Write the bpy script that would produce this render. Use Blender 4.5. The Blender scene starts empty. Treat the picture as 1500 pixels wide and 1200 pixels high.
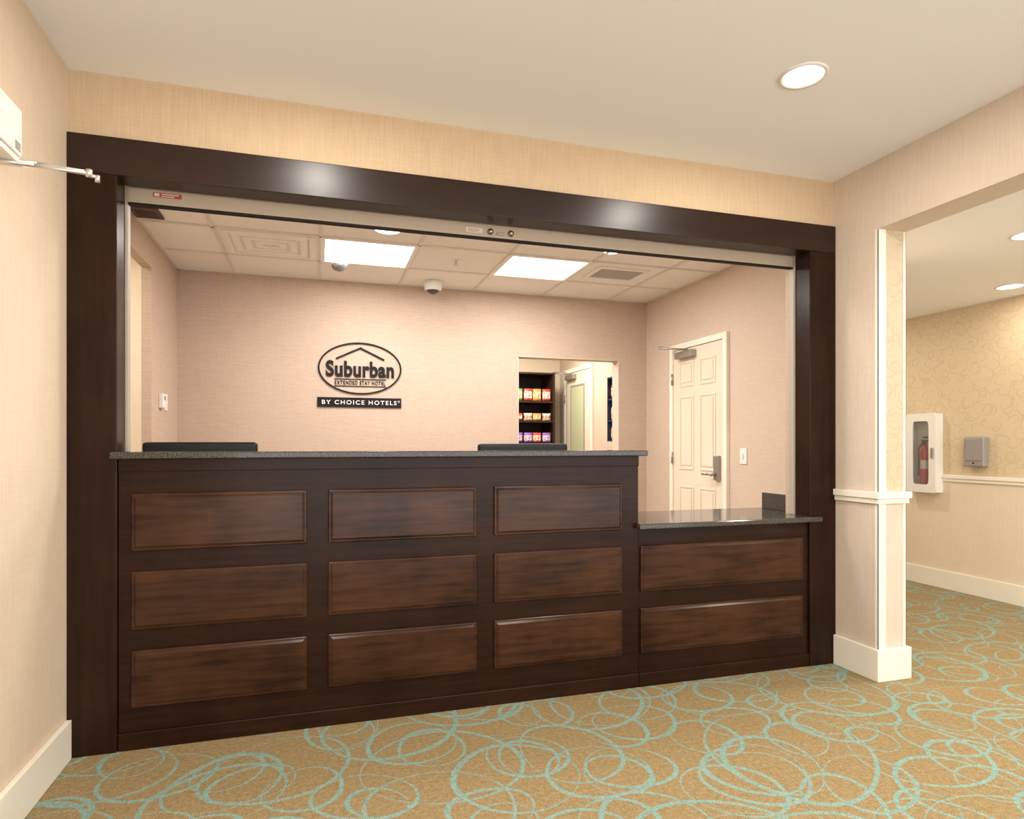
import bpy, bmesh, math, random
from mathutils import Vector, Matrix
random.seed(4)
S = bpy.context.scene
COL = S.collection
S.view_settings.view_transform = 'Standard'
R = math.radians
WL = {}

# ------------------------------------------------------------ materials
def mat(name, color=(.8,.8,.8), rough=.6, metal=0, emis=None, estr=0, coat=0, spec=.5):
    m = bpy.data.materials.new(name); m.use_nodes = True
    b = m.node_tree.nodes['Principled BSDF']
    b.inputs['Base Color'].default_value = (*color, 1)
    b.inputs['Roughness'].default_value = rough
    b.inputs['Metallic'].default_value = metal
    b.inputs['Coat Weight'].default_value = coat
    b.inputs['Coat Roughness'].default_value = .15
    b.inputs['Specular IOR Level'].default_value = spec
    if emis:
        b.inputs['Emission Color'].default_value = (*emis, 1)
        b.inputs['Emission Strength'].default_value = estr
    return m
class NT:
    def __init__(s, m): s.t = m.node_tree; s.b = s.t.nodes['Principled BSDF']
    def n(s, typ, **kw):
        o = s.t.nodes.new(typ)
        for k, v in kw.items(): setattr(o, k, v)
        return o
    def put(s, sock, v):
        if isinstance(v, bpy.types.NodeSocket): s.t.links.new(v, sock)
        elif v is not None: sock.default_value = v
    def math(s, op, a, b=None, c=None, clamp=False):
        o = s.n('ShaderNodeMath', operation=op, use_clamp=clamp)
        s.put(o.inputs[0], a); s.put(o.inputs[1], b)
        if c is not None: s.put(o.inputs[2], c)
        return o.outputs[0]
    def vm(s, op, a, b=None, scale=None):
        o = s.n('ShaderNodeVectorMath', operation=op)
        s.put(o.inputs[0], a)
        if b is not None: s.put(o.inputs[1], b)
        if scale is not None: s.put(o.inputs['Scale'], scale)
        return o.outputs['Value'] if op in ('LENGTH', 'DOT_PRODUCT') else o.outputs[0]
    def pos(s): return s.n('ShaderNodeNewGeometry').outputs['Position']
    def noise(s, vec, scale=1, detail=3, rough=.5):
        o = s.n('ShaderNodeTexNoise'); s.put(o.inputs['Vector'], vec)
        o.inputs['Scale'].default_value = scale; o.inputs['Detail'].default_value = detail
        o.inputs['Roughness'].default_value = rough
        return o
    def mix(s, f, a, b):
        o = s.n('ShaderNodeMix', data_type='RGBA')
        s.put(o.inputs[0], f); s.put(o.inputs[6], a); s.put(o.inputs[7], b)
        return o.outputs[2]
    def ramp(s, f, p0, p1):
        o = s.n('ShaderNodeMapRange'); s.put(o.inputs[0], f)
        o.inputs[1].default_value = p0; o.inputs[2].default_value = p1
        return o.outputs[0]
    def bump(s, h, strength=.2, dist=.002):
        o = s.n('ShaderNodeBump'); o.inputs['Strength'].default_value = strength
        o.inputs['Distance'].default_value = dist
        s.put(o.inputs['Height'], h); s.t.links.new(o.outputs[0], s.b.inputs['Normal'])
def c4(c): return (*c, 1)

def linen(name, col, dark, vert=True, amt=1.0):
    m = mat(name, col, .75, spec=.25); k = NT(m); p = k.pos()
    a = k.noise(k.vm('MULTIPLY', p, (190,190,9)), 1, 3).outputs[0]
    b = k.noise(k.vm('MULTIPLY', p, (11,11,230)), 1, 3).outputs[0]
    v = k.math('MULTIPLY_ADD', a, .6 if vert else .35, k.math('MULTIPLY', b, .4 if vert else .65))
    f = k.math('MULTIPLY', k.ramp(v, .36, .64), amt)
    k.put(k.b.inputs['Base Color'], k.mix(f, c4(dark), c4(col)))
    k.bump(v, .1)
    return m

def ring_layer(k, vec, size, rot, off, r, shift, thick, sy=1.0):
    mp = k.n('ShaderNodeMapping'); k.put(mp.inputs[0], vec)
    mp.inputs[1].default_value = off; mp.inputs[2].default_value = (0,0,rot)
    mp.inputs[3].default_value = (1/size, sy/size, 0)
    p = mp.outputs[0]
    cell = k.vm('FLOOR', p); fr = k.vm('FRACTION', p)
    wn = k.n('ShaderNodeTexWhiteNoise', noise_dimensions='3D'); k.put(wn.inputs['Vector'], k.vm('ADD', cell, off))
    wc = k.vm('MULTIPLY', k.vm('SUBTRACT', wn.outputs['Color'], (.5,.5,.5)), (1,1,0))
    q = k.vm('MULTIPLY', k.vm('SUBTRACT', fr, (.5,.5,0)), (1,1,0))
    rr = k.math('MULTIPLY', r, k.math('MULTIPLY_ADD', wn.outputs['Value'], .4, .6))
    room = k.math('MULTIPLY_ADD', rr, -2.0, .97)
    q = k.vm('SUBTRACT', q, k.vm('SCALE', wc, scale=room))
    la = k.vm('LENGTH', q)
    q2 = k.vm('ADD', q, k.vm('SCALE', k.vm('NORMALIZE', wc), scale=shift))
    lb = k.vm('LENGTH', q2)
    ra = k.math('SUBTRACT', rr, la)
    rb = k.math('SUBTRACT', lb, k.math('SUBTRACT', rr, thick))
    e = k.math('MINIMUM', ra, rb)
    return k.math('MULTIPLY', e, 260*size, clamp=True)

def carpet():
    m = mat('carpet', (.5,.35,.15), .95, spec=.1); k = NT(m); p = k.pos()
    w = k.noise(p, 1.3, 0)
    p2 = k.vm('ADD', k.vm('MULTIPLY', p, (1,1,0)), k.vm('SCALE', k.vm('SUBTRACT', w.outputs['Color'], (.5,.5,.5)), scale=.20))
    L = [(.58,.3,(.1,.2,0),.48,.013,.027,1.12),(.52,1.2,(.43,.61,0),.48,.014,.030,.9),(.68,.9,(.25,.83,0),.48,.011,.023,1.0),
         (.40,2.1,(.77,.13,0),.46,.018,.038,1.12),(.33,.5,(.5,.31,0),.45,.020,.044,.9)]
    mask = None
    for a in L:
        o = ring_layer(k, p2, *a)
        mask = o if mask is None else k.math('MAXIMUM', mask, o)
    sp = k.noise(p, 260, 2, .7).outputs[0]
    big = k.noise(p, 60, 3, .7).outputs[0]
    f = k.ramp(k.math('MULTIPLY_ADD', sp, .65, k.math('MULTIPLY', big, .35)), .36, .64)
    base = k.mix(f, c4((.175,.119,.050)), c4((.43,.322,.17)))
    teal = k.mix(f, c4((.12,.25,.23)), c4((.30,.53,.495)))
    mk = k.math('MULTIPLY', mask, k.ramp(sp, .22, .50))
    k.put(k.b.inputs['Base Color'], k.mix(k.math('MULTIPLY', mk, .82), base, teal))
    k.bump(sp, .5, .004)
    return m

def scroll_paper(name, col, dark, amt=.36):
    m = mat(name, col, .7, spec=.25); k = NT(m); p = k.pos()
    sx = k.n('ShaderNodeSeparateXYZ'); k.put(sx.inputs[0], p)
    cb = k.n('ShaderNodeCombineXYZ'); k.put(cb.inputs[0], k.math('ADD', sx.outputs[0], sx.outputs[1])); k.put(cb.inputs[1], sx.outputs[2])
    w = k.noise(p, 7, 1)
    v = k.vm('ADD', cb.outputs[0], k.vm('SCALE', k.vm('SUBTRACT', w.outputs['Color'], (.5,.5,.5)), scale=.07))
    mask = None
    for a in [(.13,.3,(.1,.2,0),.44,.04,.075,1.2),(.10,1.2,(.4,.6,0),.42,.05,.085,.8),(.16,2.0,(.7,.1,0),.44,.035,.06,1.3)]:
        o = ring_layer(k, v, *a); mask = o if mask is None else k.math('MAXIMUM', mask, o)
    k.put(k.b.inputs['Base Color'], k.mix(k.math('MULTIPLY', mask, amt), c4(col), c4(dark)))
    return m

def wood(name, scale, c0, c1, rough=.3, spec=.3, coat=0):
    m = mat(name, c0, rough, coat=coat, spec=spec); k = NT(m); p = k.pos()
    a = k.noise(k.vm('MULTIPLY', p, scale), 1, 5, .6).outputs[0]
    b = k.noise(p, 3.5, 3, .6).outputs[0]
    f = k.ramp(k.math('MULTIPLY_ADD', a, .5, k.math('MULTIPLY', b, .5)), .36, .66)
    k.put(k.b.inputs['Base Color'], k.mix(f, c4(c0), c4(c1)))
    k.bump(a, .05, .001)
    return m

def granite():
    m = mat('granite', (.1,.1,.1), .10, spec=.4); k = NT(m); p = k.pos()
    a = k.noise(p, 300, 2, .8).outputs[0]; b = k.noise(p, 130, 3, .7).outputs[0]
    base = k.mix(k.ramp(b, .4, .6), c4((.020,.018,.016)), c4((.065,.057,.049)))
    k.put(k.b.inputs['Base Color'], k.mix(k.ramp(a, .57, .68), base, c4((.27,.24,.205))))
    return m

def tile():
    m = mat('ceiling_tile', (.8,.78,.74), .9, spec=.2); k = NT(m)
    a = k.noise(k.pos(), 150, 3, .8).outputs[0]
    k.put(k.b.inputs['Base Color'], k.mix(k.ramp(a, .34, .44), c4((.68,.64,.60)), c4((.88,.85,.81))))
    k.bump(a, .3, .002)
    return m

def banded(name, c0, c1, c2, zmid=.07, hw=.028):
    m = mat(name, c0, .35); k = NT(m)
    tc = k.n('ShaderNodeTexCoord').outputs['Object']
    sx = k.n('ShaderNodeSeparateXYZ'); k.put(sx.inputs[0], tc)
    d = k.math('ABSOLUTE', k.math('SUBTRACT', sx.outputs[2], zmid))
    n = k.noise(tc, 40, 2).outputs[0]
    inb = k.math('LESS_THAN', k.math('MULTIPLY_ADD', n, .02, d), hw)
    n2 = k.math('GREATER_THAN', k.noise(tc, 55, 1).outputs[0], .55)
    k.put(k.b.inputs['Base Color'], k.mix(inb, c4(c0), k.mix(n2, c4(c1), c4(c2))))
    return m

M = dict(
 wall_left=linen('wallpaper_beige', (.74,.61,.475), (.685,.555,.42)),
 wall_front=linen('wallpaper_tan', (.63,.47,.305), (.55,.405,.255)),
 wall_right=linen('wallpaper_rose', (.69,.575,.475), (.62,.515,.42)),
 wall_back=linen('wallpaper_pink', (.57,.435,.345), (.48,.36,.28), False),
 wall_door=linen('wallpaper_peach', (.66,.53,.43), (.58,.46,.37), False),
 wall_cream=linen('wallpaper_cream', (.79,.67,.52), (.74,.62,.47)),
 scroll=scroll_paper('wallpaper_scroll', (.66,.535,.36), (.47,.36,.20)),
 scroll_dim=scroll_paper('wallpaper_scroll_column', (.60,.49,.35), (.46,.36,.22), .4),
 ceiling=mat('ceiling_paint', (.90,.89,.89), .9, spec=.2),
 white=mat('trim_paint', (.86,.81,.70), .45),
 doorp=mat('door_paint', (.78,.67,.54), .45, spec=.3),
 carpet=carpet(),
 plainfloor=mat('plain_floor', (.35,.27,.18), .8),
 wood_h=wood('wood_horizontal', (3,60,60), (.013,.0050,.0024), (.030,.0115,.0055), rough=.26, spec=.15),
 wood_v=wood('wood_vertical', (60,60,3), (.013,.0050,.0024), (.030,.0115,.0055), rough=.26, spec=.16),
 wood_b=wood('wood_header', (3,60,60), (.013,.0050,.0024), (.028,.011,.005), rough=.32, spec=.38),
 wood_p=wood('wood_panel', (4,50,50), (.017,.0064,.0028), (.070,.027,.0115), rough=.22, spec=.22),
 granite=granite(), tile=tile(),
 grid=mat('grid_paint', (.86,.82,.78), .5),
 tbar=mat('tee_bar_paint', (.74,.69,.64), .5),
 lens=mat('light_lens', (1,1,1), .5, emis=(1,.98,.95), estr=5),
 lensw=mat('light_lens_warm', (1,1,1), .5, emis=(1,.96,.88), estr=5),
 plastic=mat('white_plastic', (.82,.79,.74), .4),
 grey=mat('grey_metal', (.36,.34,.32), .35, .7),
 silver=mat('dark_silver', (.28,.27,.27), .25, .8),
 chrome=mat('chrome', (.75,.74,.72), .18, 1),
 brushed=mat('brushed_metal', (.62,.60,.57), .35, .8),
 alum=mat('shutter_metal', (.42,.335,.25), .45, .15, spec=.3),
 track=mat('track_metal', (.42,.37,.31), .5, .1, spec=.2),
 dark=mat('dark_metal', (.012,.010,.009), .6, spec=.1),
 black=mat('black_plastic', (.010,.010,.011), .35, spec=.3),
 sign=mat('sign_black', (.010,.008,.009), .6, spec=.2),
 signw=mat('sign_white', (.85,.8,.75), .5),
 labelp=mat('label_paper', (.6,.52,.42), .5),
 glass=mat('dome_glass', (.06,.055,.055), .1),
 pane=mat('pane', (.55,.56,.36), .2),
 red=mat('red_paint', (.55,.025,.02), .3),
 redp=mat('red_print', (.35,.04,.04), .5),
 greyp=mat('grey_plastic', (.30,.28,.26), .45),
 brass=mat('lock_metal', (.4,.35,.28), .3, .9),
 shelfdark=wood('shelf_dark', (20,20,3), (.02,.009,.006), (.04,.018,.012), .5),
 shelfblue=mat('shelf_blue', (.014,.03,.08), .5),
 ventdark=mat('vent_dark', (.10,.06,.045), .7),
 ventgrey=mat('vent_grey', (.52,.47,.43), .6),
 ventback=mat('vent_shadow', (.74,.70,.65), .7),
 screen=mat('screen', (.01,.01,.015), .1),
)

# ------------------------------------------------------------ geometry
def merge(bm, t):
    me = bpy.data.meshes.new('tmp'); t.to_mesh(me); t.free(); bm.from_mesh(me); bpy.data.meshes.remove(me)
def BM(): return bmesh.new()
def abox(bm, x0, x1, y0, y1, z0, z1, bev=0, seg=2):
    t = bmesh.new()
    v = [t.verts.new(p) for p in ((x0,y0,z0),(x1,y0,z0),(x1,y1,z0),(x0,y1,z0),(x0,y0,z1),(x1,y0,z1),(x1,y1,z1),(x0,y1,z1))]
    for f in ((3,2,1,0),(4,5,6,7),(0,1,5,4),(1,2,6,5),(2,3,7,6),(3,0,4,7)): t.faces.new([v[i] for i in f])
    if bev: bmesh.ops.bevel(t, geom=t.edges[:], offset=bev, segments=seg, affect='EDGES', profile=.5)
    merge(bm, t); return bm
def box(*a, **k): return abox(BM(), *a, **k)
def aprism(bm, poly, z0, z1, bev=0):
    t = bmesh.new()
    a = [t.verts.new((x,y,z0)) for x,y in poly]; b = [t.verts.new((x,y,z1)) for x,y in poly]
    n = len(poly)
    t.faces.new(a[::-1]); t.faces.new(b)
    for i in range(n): t.faces.new((a[i],a[(i+1)%n],b[(i+1)%n],b[i]))
    bmesh.ops.recalc_face_normals(t, faces=t.faces[:])
    if bev: bmesh.ops.bevel(t, geom=t.edges[:], offset=bev, segments=2, affect='EDGES', profile=.5)
    merge(bm, t); return bm
def axis_m(p, d):
    d = Vector(d).normalized()
    return Matrix.Translation(p) @ Vector((0,0,1)).rotation_difference(d).to_matrix().to_4x4()
def lathe(bm, prof, p, d=(0,0,1), seg=32, sc=(1,1,1)):
    """prof: (radius, height) pairs along axis d from p"""
    t = bmesh.new(); rings = []
    for r, h in prof:
        if r < 1e-6: rings.append([t.verts.new((0,0,h))])
        else: rings.append([t.verts.new((r*math.cos(2*math.pi*i/seg)*sc[0], r*math.sin(2*math.pi*i/seg)*sc[1], h)) for i in range(seg)])
    for a, b in zip(rings, rings[1:]):
        for i in range(seg):
            j = (i+1) % seg
            if len(a) == 1 and len(b) == 1: continue
            if len(a) == 1: t.faces.new((a[0], b[j], b[i]))
            elif len(b) == 1: t.faces.new((a[i], a[j], b[0]))
            else: t.faces.new((a[i], a[j], b[j], b[i]))
    bmesh.ops.recalc_face_normals(t, faces=t.faces[:])
    bmesh.ops.transform(t, matrix=axis_m(p, d), verts=t.verts[:])
    for f in t.faces: f.smooth = True
    merge(bm, t); return bm
def cyl(bm, p0, p1, r, seg=20):
    h = (Vector(p1)-Vector(p0)).length
    return lathe(bm, [(0,0),(r,0),(r,h),(0,h)], p0, Vector(p1)-Vector(p0), seg)
def tube(bm, pts, r, seg=10):
    for a, b in zip(pts, pts[1:]): cyl(bm, a, b, r, seg)
    for p in pts[1:-1]: bmesh.ops.create_uvsphere(bm, u_segments=seg, v_segments=6, radius=r, matrix=Matrix.Translation(p))
    return bm

def build(name, bm, m, parent=None, origin=None, smooth=None):
    me = bpy.data.meshes.new(name)
    vs = [v.co for v in bm.verts]
    lo = Vector((min(v.x for v in vs), min(v.y for v in vs), min(v.z for v in vs)))
    hi = Vector((max(v.x for v in vs), max(v.y for v in vs), max(v.z for v in vs)))
    o0 = Vector(origin) if origin else Vector(((lo.x+hi.x)/2, (lo.y+hi.y)/2, lo.z))
    bmesh.ops.translate(bm, vec=-o0, verts=bm.verts[:])
    bm.to_mesh(me); bm.free()
    o = bpy.data.objects.new(name, me); COL.objects.link(o)
    for mm in (m if isinstance(m, list) else [m]): me.materials.append(mm)
    if parent:
        o.parent = parent; o.location = o0 - WL[parent.name]
    else: o.location = o0
    WL[o.name] = o0
    return o
def thing(name, loc, label, cat, group=None):
    o = bpy.data.objects.new(name, None); COL.objects.link(o); o.empty_display_size = .05
    o.location = loc; WL[o.name] = Vector(loc); return tag(o, label, cat, group)
def tag(o, label, cat, group=None):
    o['label'] = label; o['category'] = cat
    if group: o['group'] = group
    return o
def struct(name, bm, m, label, cat):
    o = build(name, bm, m); o['kind'] = 'structure'; return tag(o, label, cat)
def sthing(name, loc, label, cat):
    o = thing(name, loc, label, cat); o['kind'] = 'structure'; return o
def text_bm(s, x0, x1, z0, z1, y, depth=.004, offset=0.0, space=1.0):
    """lettering facing -Y fitted in the rectangle x0..x1, z0..z1"""
    cu = bpy.data.curves.new('lettering', 'FONT'); cu.body = s; cu.size = 1; cu.extrude = .01; cu.offset = offset; cu.space_character = space
    o = bpy.data.objects.new('tmp_text', cu); COL.objects.link(o)
    dg = bpy.context.evaluated_depsgraph_get(); dg.update()
    me = bpy.data.meshes.new_from_object(o.evaluated_get(dg))
    bpy.data.objects.remove(o)
    xs = [v.co.x for v in me.vertices]; ys = [v.co.y for v in me.vertices]
    ax, bx, ay, by = min(xs), max(xs), min(ys), max(ys)
    for v in me.vertices:
        X = x0+(v.co.x-ax)/(bx-ax)*(x1-x0); Z = z0+(v.co.y-ay)/(by-ay)*(z1-z0)
        Y = y if v.co.z > 0 else y+depth
        v.co = (X, Y, Z)
    bm = bmesh.new(); bm.from_mesh(me); bpy.data.meshes.remove(me)
    return bm

# ------------------------------------------------------------ dimensions
CH = 2.467      # lobby ceiling
XL, XR, YF = -.855, 2.535, 2.645
IC = 2.51       # reception ceiling
IXL, IXR, IYB = -1.061, 3.08, 5.572
HX = 4.66; HC = 2.155
YE = -2.1       # where the modelled part of the lobby ends behind the viewer

# ------------------------------------------------------------ room shell
bm = box(-1.2, 5.0, YE, 2.80, -.05, 0); abox(bm, 3.14, 5.0, 2.80, 5.0, -.05, 0)
struct('floor', bm, M['carpet'], 'tan carpet with teal swirling rings', 'floor')
bm = box(-2.0, 3.14, 2.80, 8.0, -.05, 0)
struct('floor_reception', bm, M['plainfloor'], 'plain floor behind the reception counter', 'floor')
struct('ceiling', box(XL-.1, 2.60, YE, 2.70, CH, CH+.05), M['ceiling'], 'smooth painted ceiling over the lobby', 'ceiling')
struct('ceiling_reception', box(-2.0, 3.14, 2.80, 8.0, IC, IC+.04), M['tile'], 'acoustic tile ceiling above the reception office', 'ceiling')
struct('ceiling_hall', box(2.70, HX, YE, 2.80, HC, HC+.05), M['ceiling'], 'low painted ceiling of the side hallway', 'ceiling')
struct('ceiling_hall_rear', box(3.14, HX, 2.80, 5.0, HC, HC+.05), M['ceiling'], 'rear stretch of the low hallway ceiling', 'ceiling')
struct('wall_left', box(XL-.1, XL, YE, YF, 0, CH), M['wall_left'], 'beige linen wallpapered wall left of the counter', 'wall')
bm = box(XL-.3, 2.535, YF, 2.80, 2.235, CH+.08)
abox(bm, XL-.3, XR, 2.765, 2.80, 2.11, 2.235)
struct('wall_front', bm, M['wall_front'], 'tan wallpapered wall above the dark wood counter frame', 'wall')
struct('wall_front_left', box(XL-.3, -.697, 2.73, 2.80, 0, 2.11), M['wall_back'], 'wall strip behind the left wood post', 'wall')
struct('wall_front_right', box(2.374, 2.535, 2.73, 2.80, 0, 2.11), M['wall_back'], 'wall strip behind the right wood post', 'wall')
bm = box(XR, 2.70, 2.37, 2.86, 0, CH+.08); abox(bm, XR, 2.70, YE, 2.37, 2.14, CH+.08)
struct('wall_right', bm, M['wall_right'], 'rose beige wall stub and header beside hallway opening', 'wall')
struct('wall_jog', box(2.70, 3.14, 2.80, 2.86, 0, IC), M['wall_right'], 'short wall closing the reception office behind the stub', 'wall')
# hall
bm = box(HX, HX+.1, YE, 5.0, 0, .87); struct('wall_hall_lower', bm, M['wall_cream'], 'plain cream lower wall of hallway below the chair rail', 'wall')
bm = box(HX, HX+.1, YE, 5.0, .87, HC); struct('wall_hall_upper', bm, M['scroll'], 'scroll patterned upper wallpaper of hallway', 'wall')
struct('wall_hall_end', box(3.14, HX, 4.94, 5.0, 0, HC), M['wall_cream'], 'far end wall of the hallway', 'wall')
# reception
struct('wall_reception_right', box(IXR, 3.14, 2.86, 8.0, 0, IC), M['wall_door'], 'right wall of reception office with cream door', 'wall')
bm = box(IXL-.06, 1.767, IYB, 5.70, 0, IC); abox(bm, 2.783, IXR, IYB, 5.70, 0, IC); abox(bm, 1.767, 2.783, IYB, 5.70, 1.93, IC)
struct('wall_back', bm, M['wall_back'], 'pinkish textured back wall of reception with snack room opening', 'wall')
bm = box(IXL-.06, IXL, 4.76, IYB, 0, IC); abox(bm, IXL-.06, IXL, 2.80, 4.76, 2.30, IC); abox(bm, IXL-.06, IXL, 2.80, 3.2, 0, 2.30)
struct('wall_reception_left', bm, M['wall_back'], 'left wall of reception office with wide opening', 'wall')
bm = box(-2.0, IXL-.06, 4.76, 4.82, 0, IC); abox(bm, -2.0, -1.95, 3.0, 4.76, 0, IC); abox(bm, -2.0, IXL-.06, 3.0, 3.06, 0, IC)
struct('wall_alcove', bm, M['wall_cream'], 'pale alcove wall beyond the left opening', 'wall')
bm = box(1.5, IXR, 7.9, 8.0, 0, IC); abox(bm, 1.5, 1.56, 5.70, 7.9, 0, IC)
struct('wall_pantry', bm, M['wall_cream'], 'cream walls of the snack room', 'wall')
# opening edge lining
bm = box(1.760, 1.767, IYB-.004, 5.70, 0, 1.937); abox(bm, 1.76, 2.79, IYB-.004, 5.70, 1.925, 1.932); abox(bm, 2.776, 2.783, IYB-.004, 5.70, 0, 1.93)
struct('trim_9', bm, M['wall_right'], 'pale lining of the snack room opening', 'trim')

# baseboards and chair rails
struct('baseboard_left', box(XL, XL+.018, YE, 2.622, 0, .14, bev=.003), M['white'], 'white baseboard along the left wall', 'baseboard')
def wrap(z0, z1, t, bev=.003):
    return aprism(BM(), [(XR,2.622),(XR-t,2.622),(XR-t,2.37-t),(2.70+t,2.37-t),(2.70+t,2.78),(2.70,2.78),(2.70,2.37),(XR,2.37)], z0, z1, bev)
struct('baseboard_right', wrap(0, .15, .02), M['white'], 'white baseboard wrapping the wall stub', 'baseboard')
bm = wrap(.862, .893, .022); aprism(bm, [(XR,2.622),(XR-.013,2.622),(XR-.013,2.357),(2.713,2.357),(2.713,2.78),(2.70,2.78),(2.70,2.37),(XR,2.37)], .838, .862, .002)
struct('trim_5', bm, M['white'], 'white chair rail wrapping the wall stub', 'chair rail')
struct('baseboard_hall', box(HX-.018, HX, YE, 4.94, 0, .14, bev=.003), M['white'], 'white baseboard along hallway wall', 'baseboard')
bm = box(HX-.022, HX, YE, 4.94, .858, .885, bev=.003); abox(bm, HX-.012, HX, YE, 4.94, .835, .858)
struct('trim_6', bm, M['white'], 'white chair rail along hallway wall', 'chair rail')
bm = BM()
for z0, z1 in ((.15,.838),(.893,2.14)):
    abox(bm, XR-.002, XR+.045, 2.366, 2.37, z0, z1); abox(bm, XR-.002, XR, 2.366, 2.385, z0, z1)
struct('trim_7', bm, M['white'], 'cream vertical corner guard on the left edge of wall stub', 'trim')
bm = BM()
for z0, z1 in ((.15,.838),(.893,2.14)):
    abox(bm, 2.686, 2.702, 2.366, 2.37, z0, z1); abox(bm, 2.70, 2.702, 2.366, 2.385, z0, z1)
struct('trim_12', bm, M['white'], 'slim cream corner guard on the right edge of wall stub', 'trim')
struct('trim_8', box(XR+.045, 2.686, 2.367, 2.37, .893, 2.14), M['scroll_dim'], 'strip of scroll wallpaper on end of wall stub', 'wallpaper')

# dark wood frame
struct('trim_1', box(XL, -.697, 2.625, 2.73, 0, 2.098, bev=.003), M['wood_v'], 'dark wood left post of the counter frame', 'frame')
struct('trim_2', box(2.374, XR, 2.625, 2.73, 0, 2.098, bev=.003), M['wood_v'], 'dark wood right post of the counter frame', 'frame')
struct('trim_3', box(XL, XR, 2.625, 2.725, 2.098, 2.235, bev=.003), M['wood_b'], 'dark glossy wood header beam of the counter frame', 'frame')
struct('trim_10', box(-.697, -.687, 2.731, 2.762, 1.092, 2.028, bev=.002), M['track'], 'left metal guide track of the roller shutter', 'guide track')
struct('trim_11', box(2.363, 2.373, 2.731, 2.762, .755, 2.028, bev=.002), M['track'], 'right metal guide track of the roller shutter', 'guide track')

# ceiling grid
bm = BM()
gx = [.02+.66*i for i in range(-2, 5)]
gy = [3.22-.3, 3.82, 4.42, 5.02]
for x in gx:
    if IXL < x < IXR: abox(bm, x-.010, x+.010, 2.80, IYB, IC-.010, IC)
for y in gy: abox(bm, IXL, IXR, y-.010, y+.010, IC-.010, IC)
abox(bm, IXL, IXR, IYB-.02, IYB, IC-.008, IC); abox(bm, IXR-.02, IXR, 2.86, IYB, IC-.008, IC); abox(bm, IXL, IXL+.02, 2.8, IYB, IC-.008, IC)
struct('trim_4', bm, M['tbar'], 'metal grid of the tile ceiling', 'ceiling grid')

# ------------------------------------------------------------ counters
def panel(x0, x1, z0, z1, parent):
    y = 2.64; bm = BM()
    abox(bm, x0, x1, y-.012, y, z0, z1, .005, 3)
    t = bmesh.new()
    i = .009; j = .018
    a = [t.verts.new(p) for p in ((x0+i,y-.012,z0+i),(x1-i,y-.012,z0+i),(x1-i,y-.012,z1-i),(x0+i,y-.012,z1-i))]
    b = [t.verts.new(p) for p in ((x0+j,y-.017,z0+j),(x1-j,y-.017,z0+j),(x1-j,y-.017,z1-j),(x0+j,y-.017,z1-j))]
    t.faces.new(b)
    for q in range(4): t.faces.new((a[q],a[(q+1)%4],b[(q+1)%4],b[q]))
    merge(bm, t)
    return build('raised_panel', bm, M['wood_p'], parent)
rows = [(.728,.94),(.438,.652),(.153,.363)]
t = thing('reception_counter', (.36,2.8,0), 'tall dark wood reception counter with nine raised panels in three columns', 'counter')
build('body', box(-.695, 1.417, 2.64, 2.90, 0, 1.067), M['wood_h'], t)
build('plinth', box(-.695, 1.417, 2.628, 2.64, 0, .064, bev=.003), M['wood_h'], t)
build('top_rail', box(-.695, 1.417, 2.632, 2.64, 1.02, 1.067, bev=.002), M['wood_h'], t)
for x0, x1 in ((-.653,-.04),(.04,.648),(.724,1.331)):
    for z0, z1 in rows: panel(x0, x1, z0, z1, t)
t = thing('reception_counter', (1.9,2.8,0), 'low dark wood counter section with two wide raised panels on the right', 'counter')
bm = box(1.419, 2.372, 2.64, 2.73, 0, .730); abox(bm, 1.419, 2.372, 2.73, 3.05, 0, .730)
build('body', bm, M['wood_h'], t)
build('plinth', box(1.419, 2.372, 2.628, 2.64, 0, .064, bev=.003), M['wood_h'], t)
for z0, z1 in rows[1:]: panel(1.425, 2.335, z0, z1, t)
bm = aprism(BM(), [(-.715,2.60),(1.447,2.60),(1.447,2.93),(-.695,2.93),(-.695,2.80),(-.697,2.625),(-.715,2.625)], 1.067, 1.092, .004)
tag(build('granite_countertop', bm, M['granite']), 'long speckled dark granite top on the tall counter', 'countertop')
t = thing('granite_countertop', (1.9,2.85,.730), 'lower speckled granite top with side splash on the short counter', 'countertop')
bm = aprism(BM(), [(1.405,2.60),(2.43,2.60),(2.43,2.624),(2.373,2.624),(2.373,2.80),(2.47,2.80),(2.47,3.10),(1.419,3.10),(1.419,2.639),(1.405,2.639)], .730, .755, .004)
build('slab', bm, M['granite'], t)
build('side_splash', box(2.43, 2.45, 2.802, 3.06, .755, .845, bev=.002), M['granite'], t)
# staff desk behind
t = thing('staff_desk', (.36,3.2,0), 'lower work desk behind the tall counter under the monitors', 'desk')
build('desktop', box(-.69, 1.40, 2.935, 3.45, .71, .74, bev=.003), M['shelfdark'], t)
for x in (-.69, .34, 1.37): build('side_panel', box(x, x+.03, 2.95, 3.42, 0, .71), M['shelfdark'], t)

def monitor(x0, x1, y, ztop, label):
    xc = (x0+x1)/2; t = thing('computer_monitor', (xc,y,.74), label, 'monitor', 'monitors behind the tall counter')
    build('housing', box(x0, x1, y-.02, y+.02, ztop-.30, ztop, bev=.014, seg=4), M['black'], t)
    build('screen', box(x0+.015, x1-.015, y+.02, y+.022, ztop-.28, ztop-.018), M['screen'], t)
    build('neck', box(xc-.03, xc+.03, y-.035, y-.018, .752, ztop-.12, bev=.004), M['black'], t)
    build('base', box(xc-.11, xc+.11, y-.09, y+.08, .74, .753, bev=.005), M['black'], t)
monitor(-.745+.02, -.26, 3.10, 1.130, 'black computer monitor rising behind the left end of tall counter')
monitor(.768, 1.246, 3.10, 1.124, 'black computer monitor behind the right end of tall counter')

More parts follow.
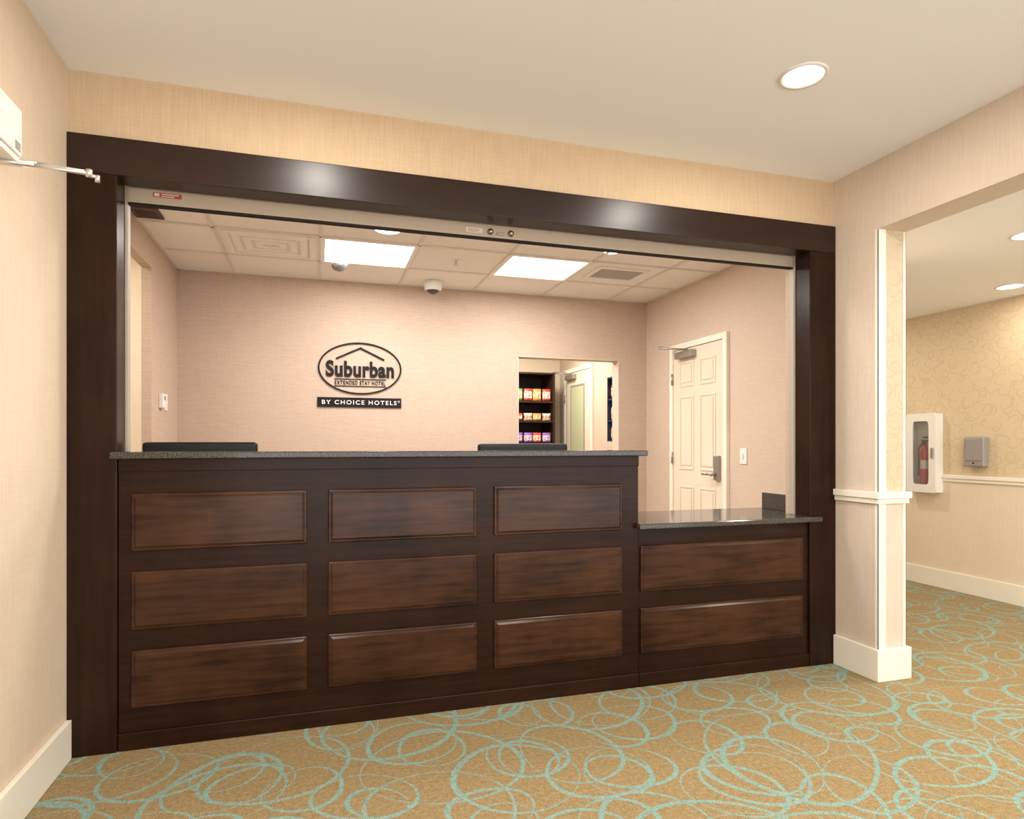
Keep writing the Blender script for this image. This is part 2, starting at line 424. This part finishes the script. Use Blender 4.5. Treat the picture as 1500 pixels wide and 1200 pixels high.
# ------------------------------------------------------------ roller shutter
t = thing('roller_shutter', (.84,2.75,2.03), 'raised beige metal roller shutter under the wood header', 'shutter')
bb = build('bottom_bar', box(-.69, 2.367, 2.735, 2.762, 2.042, 2.10, bev=.004), M['alum'], t)
build('rubber_seal', box(-.69, 2.367, 2.737, 2.760, 2.034, 2.042), M['dark'], t)
for x in (.735, .83):
    bm = lathe(BM(), [(0,0),(.014,0),(.014,.006),(.010,.009),(.008,.018),(0,.018)], (x,2.735,2.066), (0,-1,0), 20)
    l = build('lock_cylinder', bm, M['brass'], bb)
build('latch_handle', box(.765, .80, 2.726, 2.735, 2.055, 2.064, bev=.002), M['brass'], bb)
lab = build('warning_sticker', box(-.605, -.505, 2.7342, 2.735, 2.070, 2.088), M['redp'], bb)
bm = box(-.60, -.582, 2.7336, 2.7342, 2.073, 2.085); abox(bm, -.575, -.515, 2.7336, 2.7342, 2.081, 2.0845); abox(bm, -.575, -.53, 2.7336, 2.7342, 2.073, 2.0765)
build('print', bm, M['labelp'], bb)
build('paper_label', box(.625, .70, 2.7342, 2.735, 2.056, 2.078), M['labelp'], bb)
bm = BM()
for q in range(3): abox(bm, .635, .68+.004*q, 2.7336, 2.7342, 2.061+.005*q, 2.0625+.005*q)
build('print', bm, M['redp'], bb)

# ------------------------------------------------------------ logo
Y = IYB
cx, cz, a, b_ = .349, 1.767, .347, .2215
t = thing('wall_sign', (cx, Y, 1.435), 'black oval hotel logo sign with bar beneath on the back wall', 'sign')
def oval_ring(a, b, w, y0, y1, n=96):
    bm = bmesh.new(); rs = []
    for (aa, bb2, y) in ((a,b,y0),(a-w,b-w,y0),(a-w,b-w,y1),(a,b,y1)):
        rs.append([bm.verts.new((cx+aa*math.cos(2*math.pi*i/n), y, cz+bb2*math.sin(2*math.pi*i/n))) for i in range(n)])
    for r in range(4):
        p, q = rs[r], rs[(r+1)%4]
        for i in range(n): bm.faces.new((p[i],p[(i+1)%n],q[(i+1)%n],q[i]))
    bmesh.ops.recalc_face_normals(bm, faces=bm.faces[:]); return bm
build('oval_ring', oval_ring(a, b_, .013, Y-.012, Y), M['sign'], t)
def bar2(bm, p, q, w, y0, y1):
    p = Vector((p[0],0,p[1])); q = Vector((q[0],0,q[1])); d = (q-p).normalized(); n = Vector((-d.z,0,d.x))*w/2
    poly = [p+n, p-n, q-n, q+n]
    A = [bm.verts.new((v.x,y0,v.z)) for v in poly]; B = [bm.verts.new((v.x,y1,v.z)) for v in poly]
    bm.faces.new(A); bm.faces.new(B[::-1])
    for i in range(4): bm.faces.new((A[i],B[i],B[(i+1)%4],A[(i+1)%4]))
bm = BM(); bar2(bm, (cx-.20,1.845), (cx+.005,1.943), .014, Y-.012, Y); bar2(bm, (cx-.005,1.943), (cx+.20,1.845), .014, Y-.012, Y)
bmesh.ops.recalc_face_normals(bm, faces=bm.faces[:])
build('roof_line', bm, M['sign'], t)
build('name_lettering', text_bm('Suburban', cx-.283, cx+.283, 1.692, 1.83, Y-.012, .012, .034, 1.06), M['sign'], t)
build('divider_line', box(cx-.215, cx+.215, Y-.008, Y, 1.672, 1.678), M['sign'], t)
build('divider_line', box(cx-.215, cx+.215, Y-.008, Y, 1.612, 1.618), M['sign'], t)
build('small_lettering', text_bm('EXTENDED STAY HOTEL', cx-.21, cx+.21, 1.628, 1.662, Y-.008, .008, .008, 1.18), M['sign'], t)
bp = build('name_bar', box(cx-.352, cx+.345, Y-.012, Y, 1.435, 1.517), M['sign'], t)
build('bar_lettering', text_bm('BY CHOICE HOTELS', cx-.315, cx+.305, 1.459, 1.494, Y-.014, .002, .008, 1.3), M['signw'], bp)
build('registered_mark', text_bm('®', cx+.315, cx+.333, 1.480, 1.498, Y-.014, .002, 0), M['signw'], bp)

# ------------------------------------------------------------ reception ceiling fixtures
def troffer(x0, y0, label):
    x1 = x0+.66; y1 = y0+.60
    t = thing('ceiling_light', ((x0+x1)/2,(y0+y1)/2,IC-.012), label, 'ceiling light', 'square panel lights in the tile ceiling')
    bm = BM(); w = .03
    for q in ((x0,x1,y0,y0+w),(x0,x1,y1-w,y1),(x0,x0+w,y0+w,y1-w),(x1-w,x1,y0+w,y1-w)): abox(bm, *q, IC-.012, IC)
    build('frame', bm, M['grid'], t)
    build('diffuser', box(x0+w, x1-w, y0+w, y1-w, IC-.008, IC-.001), M['lens'], t)
troffer(.02, 4.42, 'bright square ceiling panel light above the logo sign')
troffer(1.34, 4.42, 'bright square ceiling panel light nearer the right wall')
def vent(x0, x1, y0, y1, m, label, n, name='ceiling_vent', ring=False):
    t = thing(name, ((x0+x1)/2,(y0+y1)/2,IC-.012), label, 'vent')
    bm = BM(); w = min(.035, (x1-x0)*.15)
    for q in ((x0,x1,y0,y0+w),(x0,x1,y1-w,y1),(x0,x0+w,y0+w,y1-w),(x1-w,x1,y0+w,y1-w)): abox(bm, *q, IC-.012, IC, .002)
    build('frame', bm, M['grid'] if m is not M['ventdark'] else m, t)
    build('backing', box(x0+w, x1-w, y0+w, y1-w, IC-.003, IC-.0005), M['ventdark'] if m is not M['grid'] else M['ventback'], t)
    if ring:
        bm = BM(); k = 3
        for i in range(k):
            s = w+.015+i*.07; u = .045
            for q in ((x0+s,x1-s,y0+s,y0+s+u),(x0+s,x1-s,y1-s-u,y1-s),(x0+s,x0+s+u,y0+s+u,y1-s-u),(x1-s-u,x1-s,y0+s+u,y1-s-u)): abox(bm, *q, IC-.008, IC-.003)
        build('louvre', bm, M['grid'], t)
    else:
        bm = BM(); d = (y1-y0-2*w)/n
        for i in range(n): abox(bm, x0+w, x1-w, y0+w+d*(i+.2), y0+w+d*(i+.75), IC-.010, IC-.003)
        build('slats', bm, m, t)
vent(-.60, -.02, 4.46, 4.98, M['grid'], 'square white air diffuser with nested louvres in tile ceiling', 8, ring=True)
vent(2.10, 2.54, 4.53, 4.86, M['ventgrey'], 'grey slatted return air vent near the right wall', 14)
vent(-1.055, -.90, 4.18, 4.36, M['ventdark'], 'small dark vent in ceiling corner near the shutter', 6)
def downlight(x, y, z, r, label, lm, group, e=.0):
    t = thing('recessed_light', (x,y,z-.006), label, 'recessed light', group)
    build('trim_ring', lathe(BM(), [(r*.82,0),(r*.84,.005),(r*.97,.006),(r,0)], (x,y,z), (0,0,-1), 40), M['plastic'], t)
    build('lens', lathe(BM(), [(0,.006),(r*.6,.005),(r*.83,.001)], (x,y,z), (0,0,-1), 40), lm, t)
G = 'small round recessed lights'
downlight(.435, 4.17, IC, .10, 'round recessed light in tile ceiling left of centre', M['lens'], G)
downlight(2.03, 4.17, IC, .07, 'round recessed light in tile ceiling toward the right', M['lens'], G)
downlight(1.696, 1.909, CH, .085, 'round recessed light in smooth lobby ceiling', M['lensw'], G)
downlight(4.34, 3.03, HC, .085, 'round recessed light far along the hallway ceiling', M['lensw'], G)
downlight(3.36, 2.25, HC, .085, 'round recessed light at hallway ceiling nearest the lobby', M['lensw'], G)
# dome camera
t = thing('security_camera', (.94,5.38,IC-.1), 'white dome security camera on ceiling above the logo sign', 'camera')
p = (.94,5.38,IC)
build('housing', lathe(BM(), [(0,0),(.074,0),(.076,.02),(.073,.070),(.056,.080)], p, (0,0,-1)), M['plastic'], t)
build('dome', lathe(BM(), [(.048,.074),(.044,.088),(.034,.100),(.018,.108),(0,.111)], p, (0,0,-1)), M['glass'], t)
p = (.13,4.80,IC-.012)
t = thing('ceiling_sensor', (p[0],p[1],IC-.13), 'dark silver ball shaped sensor hanging below the left panel light', 'sensor')
build('mount', lathe(BM(), [(0,0),(.045,0),(.042,.012),(.02,.02),(.016,.045)], p, (0,0,-1)), M['plastic'], t)
build('ball', lathe(BM(), [(0,0),(.035,.006),(.055,.028),(.058,.045),(.045,.072),(.02,.086),(0,.088)], (p[0]+.012,p[1],p[2]-.03), (.25,0,-1)), M['silver'], t)
t = thing('sprinkler_head', (1.0,4.72,IC-.03), 'small sprinkler head between the two panel lights', 'sprinkler')
build('escutcheon', lathe(BM(), [(0,0),(.035,0),(.03,.006),(.012,.008)], (1.0,4.72,IC), (0,0,-1)), M['plastic'], t)
build('head', lathe(BM(), [(.008,.006),(.006,.03),(.018,.032),(.018,.035),(0,.035)], (1.0,4.72,IC), (0,0,-1)), M['chrome'], t)

# ------------------------------------------------------------ doors
def door(name, x, y0, y1, top, label, glass=False):
    # door on a wall facing -X; y1 = hinge side (far)
    t = sthing(name, (x,(y0+y1)/2,0), label, 'door')
    bm = BM(); w = .05
    abox(bm, x-.03, x, y0, y0+w, 0, top, .003); abox(bm, x-.03, x, y1-w, y1, 0, top, .003); abox(bm, x-.03, x, y0+w, y1-w, top-w, top, .003)
    build('door_frame', bm, M['white'], t)
    a, b = y0+w+.004, y1-w-.004; zt = top-w-.004
    lf = build('door_leaf', box(x-.018, x, a, b, .01, zt, bev=.002), M['doorp'], t)
    def pan(u0, u1, z0, z1):
        bm = BM(); s = .018; X = x-.018
        for q in ((u0,u1,z0,z0+s),(u0,u1,z1-s,z1),(u0,u0+s,z0+s,z1-s),(u1-s,u1,z0+s,z1-s)): abox(bm, X-.006, X, q[0], q[1], q[2], q[3], .0028)
        abox(bm, X-.005, X, u0+.035, u1-.035, z0+.035, z1-.035, .004)
        build('door_panel', bm, M['doorp'], lf)
    if glass:
        build('glass_pane', box(x-.022, x-.018, a+.20, b-.20, .55, zt-.18), M['pane'], lf)
        bm = BM(); u0, u1, z0, z1, s = a+.18, b-.18, .53, zt-.16, .02
        for q in ((u0,u1,z0,z0+s),(u0,u1,z1-s,z1),(u0,u0+s,z0+s,z1-s),(u1-s,u1,z0+s,z1-s)): abox(bm, x-.026, x-.018, *q)
        build('glazing_bead', bm, M['greyp'], lf)
    else:
        m_ = .10; c = (a+b)/2
        for u0, u1 in ((a+m_, c-.045), (c+.045, b-m_)):
            pan(u0, u1, 1.62, zt-.11); pan(u0, u1, .90, 1.54); pan(u0, u1, .18, .76)
    for z in (.25, 1.0, 1.7):
        build('hinge', cyl(BM(), (x-.032,y1-w,z-.05), (x-.032,y1-w,z+.05), .009, 12), M['grey'], t)
    h = build('lock_plate', box(x-.045, x-.018, a+.03, a+.10, .83, 1.03, bev=.006), M['grey'], lf)
    bm = cyl(BM(), (x-.045,a+.07,.88), (x-.09,a+.07,.88), .014); tube(bm, [(x-.085,a+.07,.88),(x-.088,a+.12,.88),(x-.085,a+.19,.878)], .010)
    build('lever', bm, M['grey'], h)
    cl = build('closer_body', box(x-.075, x-.018, b-.36, b-.10, zt-.085, zt-.025, bev=.006), M['grey'], t)
    bm = tube(BM(), [(x-.05,b-.28,zt-.02),(x-.26,b-.16,zt+.0)], .009); tube(bm, [(x-.26,b-.16,zt+.008),(x-.04,b-.02,zt+.022)], .008)
    build('closer_arm', bm, M['grey'], cl)
    return t
door('door_1', IXR, 4.255, 5.096, 2.005, 'cream six panel door with closer on the right office wall')
door('door_2', IXR, 6.80, 7.70, 2.07, 'cream door with narrow glass inside the snack room', True)

def plate(x, y, z, w, h, n, label, name='light_switch', sgn=-1):
    t = thing(name, (x,y,z-h/2), label, 'switch')
    q = sorted((x, x+sgn*.008))
    build('cover_plate', box(q[0], q[1], y-w/2, y+w/2, z-h/2, z+h/2, bev=.002), M['plastic'], t)
    q = sorted((x+sgn*.008, x+sgn*.016))
    build('toggle', box(q[0], q[1], y-.008, y+.008, z-.018, z+.018, bev=.002), M['plastic'], t)
plate(IXR, 4.08, 1.03, .08, .12, 1, 'white light switch plate right of the office door')
t = thing('thermostat', (IXL,5.005,1.375), 'white thermostat box on left wall of the office', 'thermostat')
build('housing', box(IXL, IXL+.03, 4.96, 5.05, 1.375, 1.475, bev=.005), M['plastic'], t)
build('display', box(IXL+.03, IXL+.032, 4.985, 5.03, 1.43, 1.46), M['greyp'], t)
plate(IXL, 5.16, 1.425, .08, .12, 1, 'white switch plate beside the thermostat on left office wall', sgn=1)

# ------------------------------------------------------------ snack room
t = thing('snack_shelf', (2.39,7.65,0), 'dark wood shelving unit facing the snack room opening', 'shelf')
x0, x1, y0, y1, top, th = 1.95, 2.83, 7.42, 7.88, 2.01, .025
for a in (x0, x1-th): build('side_panel', box(a, a+th, y0, y1, 0, top), M['shelfdark'], t)
build('back_panel', box(x0+th, x1-th, y1-.012, y1, 0, top), M['shelfdark'], t)
for z in [.3,.6,.88,1.135,1.41,1.655,top]: build('shelf_board', box(x0+th, x1-th, y0+.005, y1-.012, z-.02, z), M['shelfdark'], t)
t = thing('display_rack', (3.0,6.03,1.15), 'dark blue wall rack of snacks inside the snack room, right side', 'shelf')
x0, x1, y0, y1, zb0, top, th = 2.945, 3.08, 5.83, 6.17, 1.15, 1.83, .015
for a in (y0, y1-th): build('side_panel', box(x0, x1, a, a+th, zb0, top), M['shelfblue'], t)
build('back_panel', box(x1-.01, x1, y0+th, y1-th, zb0, top), M['shelfblue'], t)
for z in [zb0+.015, 1.375, 1.60, top]: build('shelf_board', box(x0+.003, x1-.01, y0+th, y1-th, z-.015, z), M['shelfblue'], t)
def bag_mesh(w, h, d):
    bm = bmesh.new(); nu, nv = 10, 12; g = {}
    for s in (-1, 1):
        for i in range(nu+1):
            for j in range(nv+1):
                u = i/nu*2-1; v = j/nv*2-1
                edge = i in (0,nu) or j in (0,nv)
                if s == 1 and edge: g[s,i,j] = g[-1,i,j]; continue
                b = (max(0,1-u*u))**.6*(max(0,1-abs(v)**5))*d/2
                pin = 1-.05*(1-v*v)
                z = h*(v+1)/2 + (.003 if (i%2 and j == nv) else 0)
                g[s,i,j] = bm.verts.new((u*w/2*pin, 0 if edge else s*b, z))
    for s in (-1, 1):
        for i in range(nu):
            for j in range(nv):
                f = bm.faces.new([g[s,i,j],g[s,i+1,j],g[s,i+1,j+1],g[s,i,j+1]]); f.smooth = True
    bmesh.ops.recalc_face_normals(bm, faces=bm.faces[:]); return bm
bc = {'red and white':((.5,.06,.04),(.75,.68,.55),(.5,.08,.04)), 'orange':((.62,.26,.07),(.75,.65,.35),(.42,.07,.04)), 'purple':((.22,.09,.36),(.7,.58,.65),(.33,.12,.4)),
      'cream':((.70,.58,.42),(.42,.17,.1),(.72,.66,.56)), 'green':((.12,.3,.12),(.7,.66,.4),(.45,.12,.07)), 'blue':((.06,.13,.38),(.7,.7,.74),(.5,.12,.07))}
protos = {}
def bag(col, x, y, z, h, label, group, rot=0):
    key = (col, h)
    if key not in protos:
        o = build('snack_bag', bag_mesh(.115, h, .05), banded('bag_'+col.replace(' ','_'), *bc[col], zmid=h*.5, hw=h*.33), origin=(0,0,0)); protos[key] = o
    else:
        o = protos[key].copy(); COL.objects.link(o)
    o.location = (x,y,z); o.rotation_euler = (0,0,rot); tag(o, label, 'snack bag', group)
ordn = ['rightmost','second from right','third from right','fourth from right','fifth from right','sixth from right']
for z, h, cs, nm in ((1.655,.155,['red and white','orange','red and white','green','orange','red and white'],'upper'),(1.41,.095,['cream','orange','cream','red and white','cream','cream'],'middle'),(1.135,.13,['purple','red and white','purple','purple','blue','purple'],'lower')):
    for i, c in enumerate(cs):
        bag(c, 2.735-i*.122, 7.47+(.012 if i%2 else 0), z, h, f'{c} snack bag, {ordn[i]} on the {nm} shelf facing the opening', 'snack bags on the facing shelf')
for z, h, cs, nm in ((1.60,.15,['red and white','blue'],'upper'),(1.375,.14,['cream','green'],'middle'),(1.165,.14,['orange','blue'],'lower')):
    for i, c in enumerate(cs):
        bag(c, 2.985, 6.085-i*.145, z, h, f'{c} snack bag on the {nm} board of the blue wall rack', 'snack bags on the wall rack', R(90))

# ------------------------------------------------------------ hallway objects
x0 = 4.59; ya, yb, za, zb = 3.755, 4.005, .745, 1.36
t = thing('extinguisher_cabinet', (HX,(ya+yb)/2,za), 'white wall cabinet with tall narrow window in the hallway', 'cabinet')
bm = box(HX-.006, HX, ya, yb, za, zb); abox(bm, x0, HX-.006, ya, ya+.006, za, zb); abox(bm, x0, HX-.006, yb-.006, yb, za, zb); abox(bm, x0, HX-.006, ya+.006, yb-.006, za, za+.006); abox(bm, x0, HX-.006, ya+.006, yb-.006, zb-.006, zb)
build('case', bm, M['plastic'], t)
def frame_door(yc, zc, hw, hh, pw, ph, xf, xb, n=64):
    bm = bmesh.new(); inn = []; out = []
    for i in range(n):
        a = 2*math.pi*(i+.5)/n; c, s = math.cos(a), math.sin(a)
        inn.append((yc+pw*math.copysign(abs(c)**.18, c), zc+ph*math.copysign(abs(s)**.18, s)))
        m1 = max(abs(c), abs(s))
        out.append((yc+hw*c/m1, zc+hh*s/m1))
    L = [[bm.verts.new((x,p[0],p[1])) for p in ring] for ring, x in ((out,xf),(inn,xf),(inn,xb),(out,xb))]
    for r in range(4):
        A, B = L[r], L[(r+1)%4]
        for i in range(n): bm.faces.new((A[i],A[(i+1)%n],B[(i+1)%n],B[i]))
    bmesh.ops.recalc_face_normals(bm, faces=bm.faces[:]); return bm
yc, zc = (ya+yb)/2, (za+zb)/2
d = build('door', frame_door(yc, zc, .129, .312, .070, .25, x0-.012, x0), M['plastic'], t)
gm = mat('clear_glass', (.86,.84,.82), .06, spec=.4); gm.node_tree.nodes['Principled BSDF'].inputs['Transmission Weight'].default_value = .93; gm.node_tree.nodes['Principled BSDF'].inputs['IOR'].default_value = 1.15
build('glass_pane', box(x0-.006, x0-.003, yc-.078, yc+.078, zc-.252, zc+.252), gm, d)
build('handle', box(x0-.026, x0-.012, ya+.012, ya+.028, zc-.04, zc+.04, bev=.003), M['grey'], d)
X = 4.622
t = thing('fire_extinguisher', (X,yc,za+.006), 'small red fire extinguisher inside the hallway cabinet', 'fire extinguisher')
build('cylinder', lathe(BM(), [(0,0),(.026,0),(.029,.01),(.029,.30),(.022,.34),(.012,.36),(0,.36)], (X,yc,za+.006)), M['red'], t)
bm = cyl(BM(), (X,yc,za+.36), (X,yc,za+.40), .012); abox(bm, X-.01, X+.01, yc-.05, yc+.02, za+.395, za+.41, .003); abox(bm, X-.01, X+.01, yc-.055, yc+.01, za+.425, za+.437, .003)
build('valve', bm, M['black'], t)
build('hose', tube(BM(), [(X,yc+.015,za+.39),(X-.005,yc+.045,za+.34),(X-.005,yc+.046,za+.12)], .006), M['black'], t)
build('label_band', lathe(BM(), [(.0295,0),(.0295,.07)], (X,yc,za+.18)), M['signw'], t)
t = thing('wall_box', (HX,3.47,.955), 'grey plastic box mounted above the hallway chair rail', 'wall box')
build('housing', box(HX-.06, HX, 3.395, 3.546, .955, 1.175, bev=.012, seg=3), M['greyp'], t)
build('cover', box(HX-.065, HX-.06, 3.41, 3.53, 1.00, 1.16, bev=.003), M['greyp'], t)
build('keyhole', cyl(BM(), (HX-.060,3.47,.982), (HX-.063,3.47,.982), .006, 16), M['dark'], t)

# ------------------------------------------------------------ door operator on left wall
t = thing('door_closer', (XL,1.85,1.88), 'white door closer box with metal arm on the left wall', 'door closer')
hb = build('housing', box(XL, -.755, 1.50, 2.008, 1.885, 2.010, bev=.004), M['plastic'], t)
bm = BM()
for q in range(4): abox(bm, -.7545, -.7538, 1.965, 1.995, 1.895+.006*q, 1.898+.006*q)
build('printed_label', bm, M['greyp'], hb)
build('mounting_plate', box(XL, -.76, 1.90, 2.03, 1.868, 1.885, bev=.003), M['plastic'], t)
bm = tube(BM(), [(-.84,1.995,1.874),(-.72,2.005,1.873),(-.605,2.008,1.866)], .006)
tube(bm, [(-.84,1.975,1.862),(-.72,1.985,1.861),(-.605,2.006,1.862)], .005)
build('arm', bm, M['brushed'], t)
bm = cyl(BM(), (-.60,2.008,1.854), (-.60,2.008,1.874), .008); tube(bm, [(-.60,2.008,1.860),(-.580,2.008,1.855)], .005); cyl(bm, (-.580,2.008,1.842), (-.580,2.008,1.860), .006)
build('arm_joint', bm, M['brushed'], t)

# ------------------------------------------------------------ lamps
def area(x, y, z, size, power, col, rot=(0,0,0), shape='DISK', sy=None):
    l = bpy.data.lights.new('lamp', 'AREA'); l.shape = shape; l.size = size; l.energy = power; l.color = col
    if sy: l.size_y = sy
    o = bpy.data.objects.new('lamp', l); COL.objects.link(o); o.location = (x,y,z); o.rotation_euler = rot
    return o
warm = (1,.935,.85)
for x, y, p in ((0,1.93,13),(1.696,1.909,13),(0,.2,18),(1.7,.2,18),(0,-1.6,18),(1.7,-1.6,18)):
    area(x, y, CH-.012, .13, p, warm)
hw = (1,.93,.80)
area(4.34, 3.03, HC-.012, .13, 4, hw); area(3.36, 2.25, HC-.012, .13, 17, hw); area(3.6, .8, HC-.012, .13, 24, hw); area(3.8, 4.3, HC-.012, .13, 10, hw)
cool = (1,.97,.93)
area(.35, 4.72, IC-.02, .55, 23, cool, shape='RECTANGLE', sy=.5)
area(1.67, 4.72, IC-.02, .55, 21, cool, shape='RECTANGLE', sy=.5)
area(.435, 4.17, IC-.012, .15, 9, cool); area(2.03, 4.17, IC-.012, .12, 8, cool)
area(.9, 3.3, IC-.012, .5, 27, cool)
area(2.2, 6.7, IC-.02, .6, 44, (1,.96,.86)); area(-1.5, 3.9, IC-.02, .4, 14, (1,.95,.87))
w = bpy.data.worlds.new('world'); S.world = w; w.use_nodes = True
w.node_tree.nodes['Background'].inputs[0].default_value = (1,.99,1,1); w.node_tree.nodes['Background'].inputs[1].default_value = 3.6

# ------------------------------------------------------------ camera
c = bpy.data.cameras.new('camera'); c.sensor_width = 36; c.sensor_fit = 'HORIZONTAL'; c.lens = 931/1500*36; c.shift_y = 51/1500; c.clip_start = .02
o = bpy.data.objects.new('camera', c); COL.objects.link(o); o.location = (0,0,1.12); o.rotation_euler = (R(90),0,R(-17))
S.camera = o
